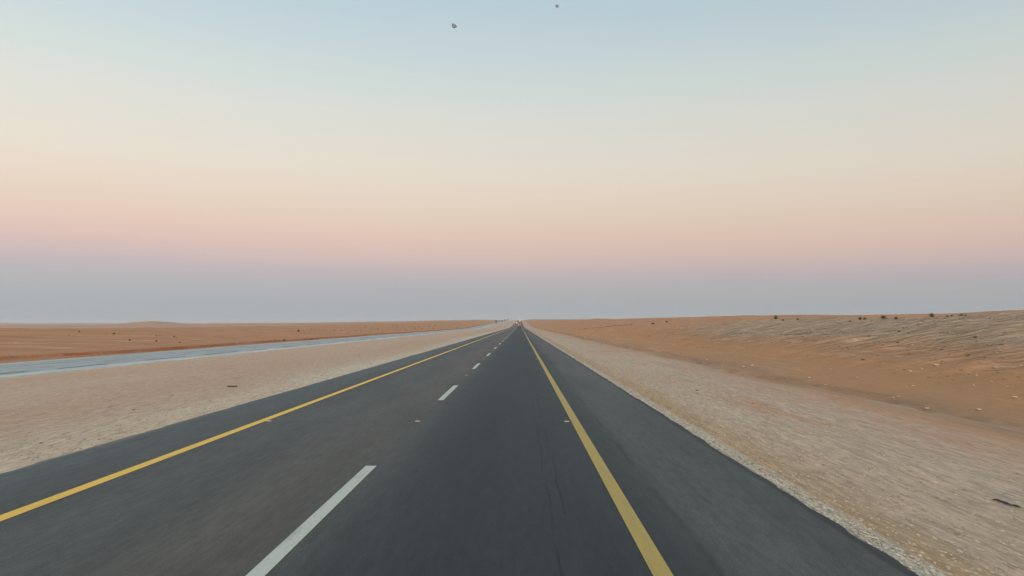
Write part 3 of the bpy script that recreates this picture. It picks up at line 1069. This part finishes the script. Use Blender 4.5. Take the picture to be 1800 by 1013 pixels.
# ------------------------------------------------------------------ vehicles
M_tyre = simple_mat('tyre_rubber', (.02, .02, .021, 1), .85)
M_rim = simple_mat('wheel_rim', (.35, .35, .36, 1), .4, .6)
M_glass = simple_mat('dark_glass', (.02, .025, .03, 1), .12, 0, .6)
M_chas = simple_mat('chassis', (.03, .03, .03, 1), .7)
M_tail = simple_mat('tail_light', (.35, .02, .02, 1), .3, emis=(1, .05, .03, 1), es=.15)
M_head = simple_mat('head_light', (.8, .8, .75, 1), .2, emis=(1, .95, .85, 1), es=.3)
M_plate = simple_mat('plate', alb(200, 198, 190), .5)


def wheel(parent, x, y, z, r, wd):
    def cyl(bm, rad, w_, x0, seg=24, bev=.0):
        rings = []
        prof = [(rad * .62, -w_ / 2), (rad * .94, -w_ / 2), (rad, -w_ / 2 + .04), (rad, w_ / 2 - .04), (rad * .94, w_ / 2), (rad * .62, w_ / 2)]
        for rr_, xx in prof:
            rings.append([bm.verts.new((xx + x0, math.cos(6.2832 * k_ / seg) * rr_, math.sin(6.2832 * k_ / seg) * rr_)) for k_ in range(seg)])
        for a_, b_ in zip(rings, rings[1:] + rings[:1]):
            for k_ in range(seg):
                bm.faces.new((a_[k_], a_[(k_ + 1) % seg], b_[(k_ + 1) % seg], b_[k_]))
    w_o = bpy.data.objects.new('wheel', None)
    w_o.location = (x, y, z)
    w_o.empty_display_size = .2
    col.objects.link(w_o)
    w_o.parent = parent
    bm = bmesh.new()
    cyl(bm, r, wd, 0)
    bm_obj('tyre', bm, M_tyre, w_o)
    bm = bmesh.new()
    bmesh.ops.create_cone(bm, cap_ends=True, segments=20, radius1=r * .62, radius2=r * .62, depth=wd * .8,
                          matrix=Matrix.Rotation(math.pi / 2, 4, 'Y'))
    bm_obj('rim', bm, M_rim, w_o)


def vehicle_root(name, x, y, z, rz, label, cat, group=None):
    r = bpy.data.objects.new(name, None)
    r.location = (x, y, z)
    r.rotation_euler = (0, 0, rz)
    col.objects.link(r)
    tag(r, label, cat, group)
    return r


def lorry(x, y, z, rz, cabc, boxc, label, doors=None, hgt=3.9, group=None, tanker=False):
    """front faces +Y before rotation; local origin on the road below the middle"""
    r = vehicle_root('lorry', x, y, z, rz, label, 'lorry', group)
    mc = simple_mat('cab_paint', cabc, .35)
    mb = simple_mat('cargo_paint', boxc, .5)
    bm = bmesh.new()
    pr = [(.0, .75), (.0, 2.75), (.25, 3.05), (1.75, 3.05), (2.1, 2.55), (2.3, 1.6), (2.35, .75)]
    vl = [bm.verts.new((-1.22, 3.9 + a_, b_)) for a_, b_ in pr]
    vr = [bm.verts.new((1.22, 3.9 + a_, b_)) for a_, b_ in pr]
    bm.faces.new(vl)
    bm.faces.new(list(reversed(vr)))
    for i in range(len(pr)):
        j = (i + 1) % len(pr)
        bm.faces.new((vl[i], vr[i], vr[j], vl[j]))
    bmesh.ops.bevel(bm, geom=bm.edges[:], offset=.05, segments=2, affect='EDGES')
    bm_obj('cab', bm, mc, r)
    bm = bmesh.new()
    for sx in (-1.08,):
        vs = [bm.verts.new(v_) for v_ in ((-1.05, 6.235, 1.7), (1.05, 6.235, 1.7), (1.0, 6.035, 2.5), (-1.0, 6.035, 2.5))]
        bm.faces.new(vs)
    rr_ = bmesh.ops.extrude_face_region(bm, geom=list(bm.faces))
    for v_ in rr_['geom']:
        if isinstance(v_, bmesh.types.BMVert):
            v_.co.y -= .06
    for v_ in bm.verts:
        v_.co.y += .05
    bm_obj('windscreen', bm, M_glass, r)
    bm = bmesh.new()
    taper_box(bm, (0, 6.32, .5), (2.4, .18, .45), (.98, .8), .03)
    bm_obj('bumper', bm, M_chas if cabc[0] > .5 else mc, r)
    for s in (-1, 1):
        bm = bmesh.new()
        taper_box(bm, (s * .92, 6.42, .6), (.34, .06, .2), (.9, .9), .02)
        bm_obj('headlight', bm, M_head, r)
        bm = bmesh.new()
        taper_box(bm, (s * 1.42, 6.1, 1.7), (.14, .12, .62), (1, 1), .03)
        taper_box(bm, (s * 1.29, 6.1, 2.1), (.16, .04, .04))
        bm_obj('mirror', bm, M_chas, r)
        bm = bmesh.new()
        taper_box(bm, (s * 1.235, 5.15, 1.75), (.02, 1.1, .7), (1, .8))
        bm_obj('side_window', bm, M_glass, r)
    bm = bmesh.new()
    taper_box(bm, (0, -.4, .78), (1.0, 12.0, .3))
    taper_box(bm, (0, -6.45, .48), (2.3, .12, .16))
    bm_obj('chassis', bm, M_chas, r)
    bm = bmesh.new()
    taper_box(bm, (0, -1.4, 1.12), (2.5, 10.2, hgt - 1.12), (1, 1), .06)
    bm_obj('cargo_box', bm, mb, r)
    if doors:
        md = simple_mat('door_paint', doors, .55)
        for s in (-1, 1):
            bm = bmesh.new()
            taper_box(bm, (s * .66, -6.53, 1.35), (.40, .05, hgt - 1.6), (1, 1), .02)
            bm_obj('rear_door', bm, md, r)
    for s in (-1, 1):
        bm = bmesh.new()
        taper_box(bm, (s * .98, -6.56, .72), (.42, .07, .26), (1, 1), .02)
        bm_obj('tail_light', bm, M_tail, r)
        bm = bmesh.new()
        taper_box(bm, (s * .8, -6.0, .2), (.8, .03, .8))
        bm_obj('mudflap', bm, simple_mat('mudflap', (.12, .015, .015, 1) if doors else (.03, .03, .03, 1), .8), r)
        for yy in (5.1, -1.6, -4.0, -5.3):
            wheel(r, s * 1.0, yy, .5, .5, .36)
    bm = bmesh.new()
    taper_box(bm, (0, -6.57, .62), (.5, .03, .14))
    bm_obj('number_plate', bm, M_plate, r)
    return r


def van(x, y, z, rz, colr, label, hgt=2.2, name='van', cat='van', group=None):
    r = vehicle_root(name, x, y, z, rz, label, cat, group)
    mc = simple_mat('van_paint', colr, .35)
    bm = bmesh.new()
    pr = [(-2.5, .4), (-2.55, 1.1), (-2.4, hgt), (.9, hgt), (1.6, hgt * .62), (2.5, hgt * .5), (2.6, .4)]
    vl = [bm.verts.new((-.92, a_, b_)) for a_, b_ in pr]
    vr = [bm.verts.new((.92, a_, b_)) for a_, b_ in pr]
    bm.faces.new(vl); bm.faces.new(list(reversed(vr)))
    for i in range(len(pr)):
        j = (i + 1) % len(pr)
        bm.faces.new((vl[i], vr[i], vr[j], vl[j]))
    bmesh.ops.bevel(bm, geom=bm.edges[:], offset=.08, segments=3, affect='EDGES')
    bm_obj('body', bm, mc, r)
    bm = bmesh.new()
    vs = [bm.verts.new(v_) for v_ in ((-.75, -2.535, hgt * .6), (.75, -2.535, hgt * .6), (.7, -2.46, hgt * .88), (-.7, -2.46, hgt * .88))]
    bm.faces.new(vs)
    rr_ = bmesh.ops.extrude_face_region(bm, geom=list(bm.faces))
    for v_ in rr_['geom']:
        if isinstance(v_, bmesh.types.BMVert):
            v_.co.y += .05
    bm_obj('rear_window', bm, M_glass, r)
    bm = bmesh.new()
    vs = [bm.verts.new(v_) for v_ in ((-.78, 1.58, hgt * .66), (.78, 1.58, hgt * .66), (.72, 1.0, hgt * .96), (-.72, 1.0, hgt * .96))]
    bm.faces.new(vs)
    rr_ = bmesh.ops.extrude_face_region(bm, geom=list(bm.faces))
    for v_ in rr_['geom']:
        if isinstance(v_, bmesh.types.BMVert):
            v_.co.y += .06
            v_.co.z += .03
    bm_obj('windscreen', bm, M_glass, r)
    for s in (-1, 1):
        bm = bmesh.new()
        taper_box(bm, (s * .8, -2.56, .9), (.14, .06, .35), (1, 1), .01)
        bm_obj('tail_light', bm, M_tail, r)
        bm = bmesh.new()
        taper_box(bm, (s * .7, 2.57, .75), (.3, .06, .2), (1, 1), .01)
        bm_obj('headlight', bm, M_head, r)
        for yy in (-1.6, 1.7):
            wheel(r, s * .82, yy, .35, .35, .24)
    return r


LX = -.55
lorry(LX, 514 + 6.5, float(RZ(520)), 0, (.42, .03, .025, 1), (.16, .05, .04, 1), 'red lorry with cream rear doors driving ahead in the right lane', doors=alb(186, 160, 146, .9), hgt=3.95)
lorry(LX + .3, 1165, float(RZ(1165)), 0, (.6, .6, .58, 1), (.5, .5, .48, 1), 'tall white lorry far ahead on the rise, above the red lorry', hgt=4.7)
van(-4.2, 905, float(RZ(905)), 0, (.7, .7, .66, 1), 'small white van far ahead in the left lane')
lorry(-36, 1095, float(RZ(1095)) + OZ, math.pi, (.02, .04, .13, 1), (.03, .05, .14, 1), 'dark blue lorry, nearest of the oncoming vehicles on the opposite road', hgt=4.6)
oz = lambda y_: float(RZ(y_)) + OZ
lorry(-32.9, 1360, oz(1360), math.pi, (.05, .06, .06, 1), (.06, .07, .07, 1), 'faint grey lorry right behind the dark blue one on the opposite road', hgt=3.8)
lorry(-32.7, 1600, oz(1600), math.pi, (.03, .03, .04, 1), (.05, .05, .06, 1), 'dark lorry in the middle of the three smallest oncoming vehicles', hgt=4.6)
lorry(-32.8, 1990, oz(1990), math.pi, (.02, .02, .03, 1), (.03, .035, .04, 1), 'dark lorry on the crest, farthest of the oncoming vehicles', hgt=4.6)


# ------------------------------------------------------------------ windscreen dirt specks, modelled as invented birds in the air
def speck(px, py, dist, size, roll, label):
    d = ray(px, py)
    rr = Vector((0, 0, EYE)) + d * dist
    bm = bmesh.new()
    body = [(-.56, .06), (-.40, .17), (-.15, .29), (.12, .31), (.32, .22), (.42, .17), (.52, .12), (.62, .02)]
    prev = None
    for yy, rad in body:
        ring = [bm.verts.new((math.cos(6.2832 * k_ / 10) * rad, yy, math.sin(6.2832 * k_ / 10) * rad * .9)) for k_ in range(10)]
        if prev:
            for k_ in range(10):
                bm.faces.new((prev[k_], prev[(k_ + 1) % 10], ring[(k_ + 1) % 10], ring[k_]))
        else:
            bm.faces.new(ring)
        prev = ring
    bm.faces.new(prev)
    for v_ in bm.verts:
        v_.co *= size
    root = bm_obj('speck', bm, M_speck, None, True)
    root.location = rr
    root.rotation_euler = (R_(55), roll, R_(20))
    for s in (-1, 1):
        bm = bmesh.new()
        out = [(.16, .22), (.36, .20), (.46, -.16), (.34, -.40), (.16, -.22)]
        up = [bm.verts.new((s * a_ * size, b_ * size, (.10 + .2 * a_) * size + .012 * size)) for a_, b_ in out]
        dn_ = [bm.verts.new((s * a_ * size, b_ * size, (.10 + .2 * a_) * size - .012 * size)) for a_, b_ in out]
        bm.faces.new(up); bm.faces.new(list(reversed(dn_)))
        for i in range(5):
            bm.faces.new((up[i], up[(i + 1) % 5], dn_[(i + 1) % 5], dn_[i]))
        bm_obj('speck_flap', bm, M_speck, root)
    tag(root, label, 'speck')


M_speck = simple_mat('speck_grey', alb(112, 128, 140, 1.1), .9)
speck(798, 46, 60, .52, R_(25), 'larger grey speck of windscreen dirt against the sky above the road')
speck(979, 11, 60, .34, R_(-15), 'smaller grey speck of windscreen dirt at the top of the sky, right of the larger one')

# ------------------------------------------------------------------ haze: one closed volume
bm = bmesh.new()
taper_box(bm, (0, 5800, -30), (27000, 13400, 120))
hz_m = bpy.data.materials.new('haze')
hz_m.use_nodes = True
t = hz_m.node_tree
for n_ in list(t.nodes):
    t.nodes.remove(n_)
ho = t.nodes.new('ShaderNodeOutputMaterial')
pv = t.nodes.new('ShaderNodeVolumePrincipled')
pv.inputs['Color'].default_value = (.76, .84, .94, 1)
pv.inputs['Density'].default_value = 0.9e-4
pv.inputs['Anisotropy'].default_value = 0.0
t.links.new(pv.outputs[0], ho.inputs['Volume'])
hz = bm_obj('haze', bm, hz_m)
tag(hz, kind='stuff')
print('ground', len(Vg), 'height range', gz.min(), gz.max())
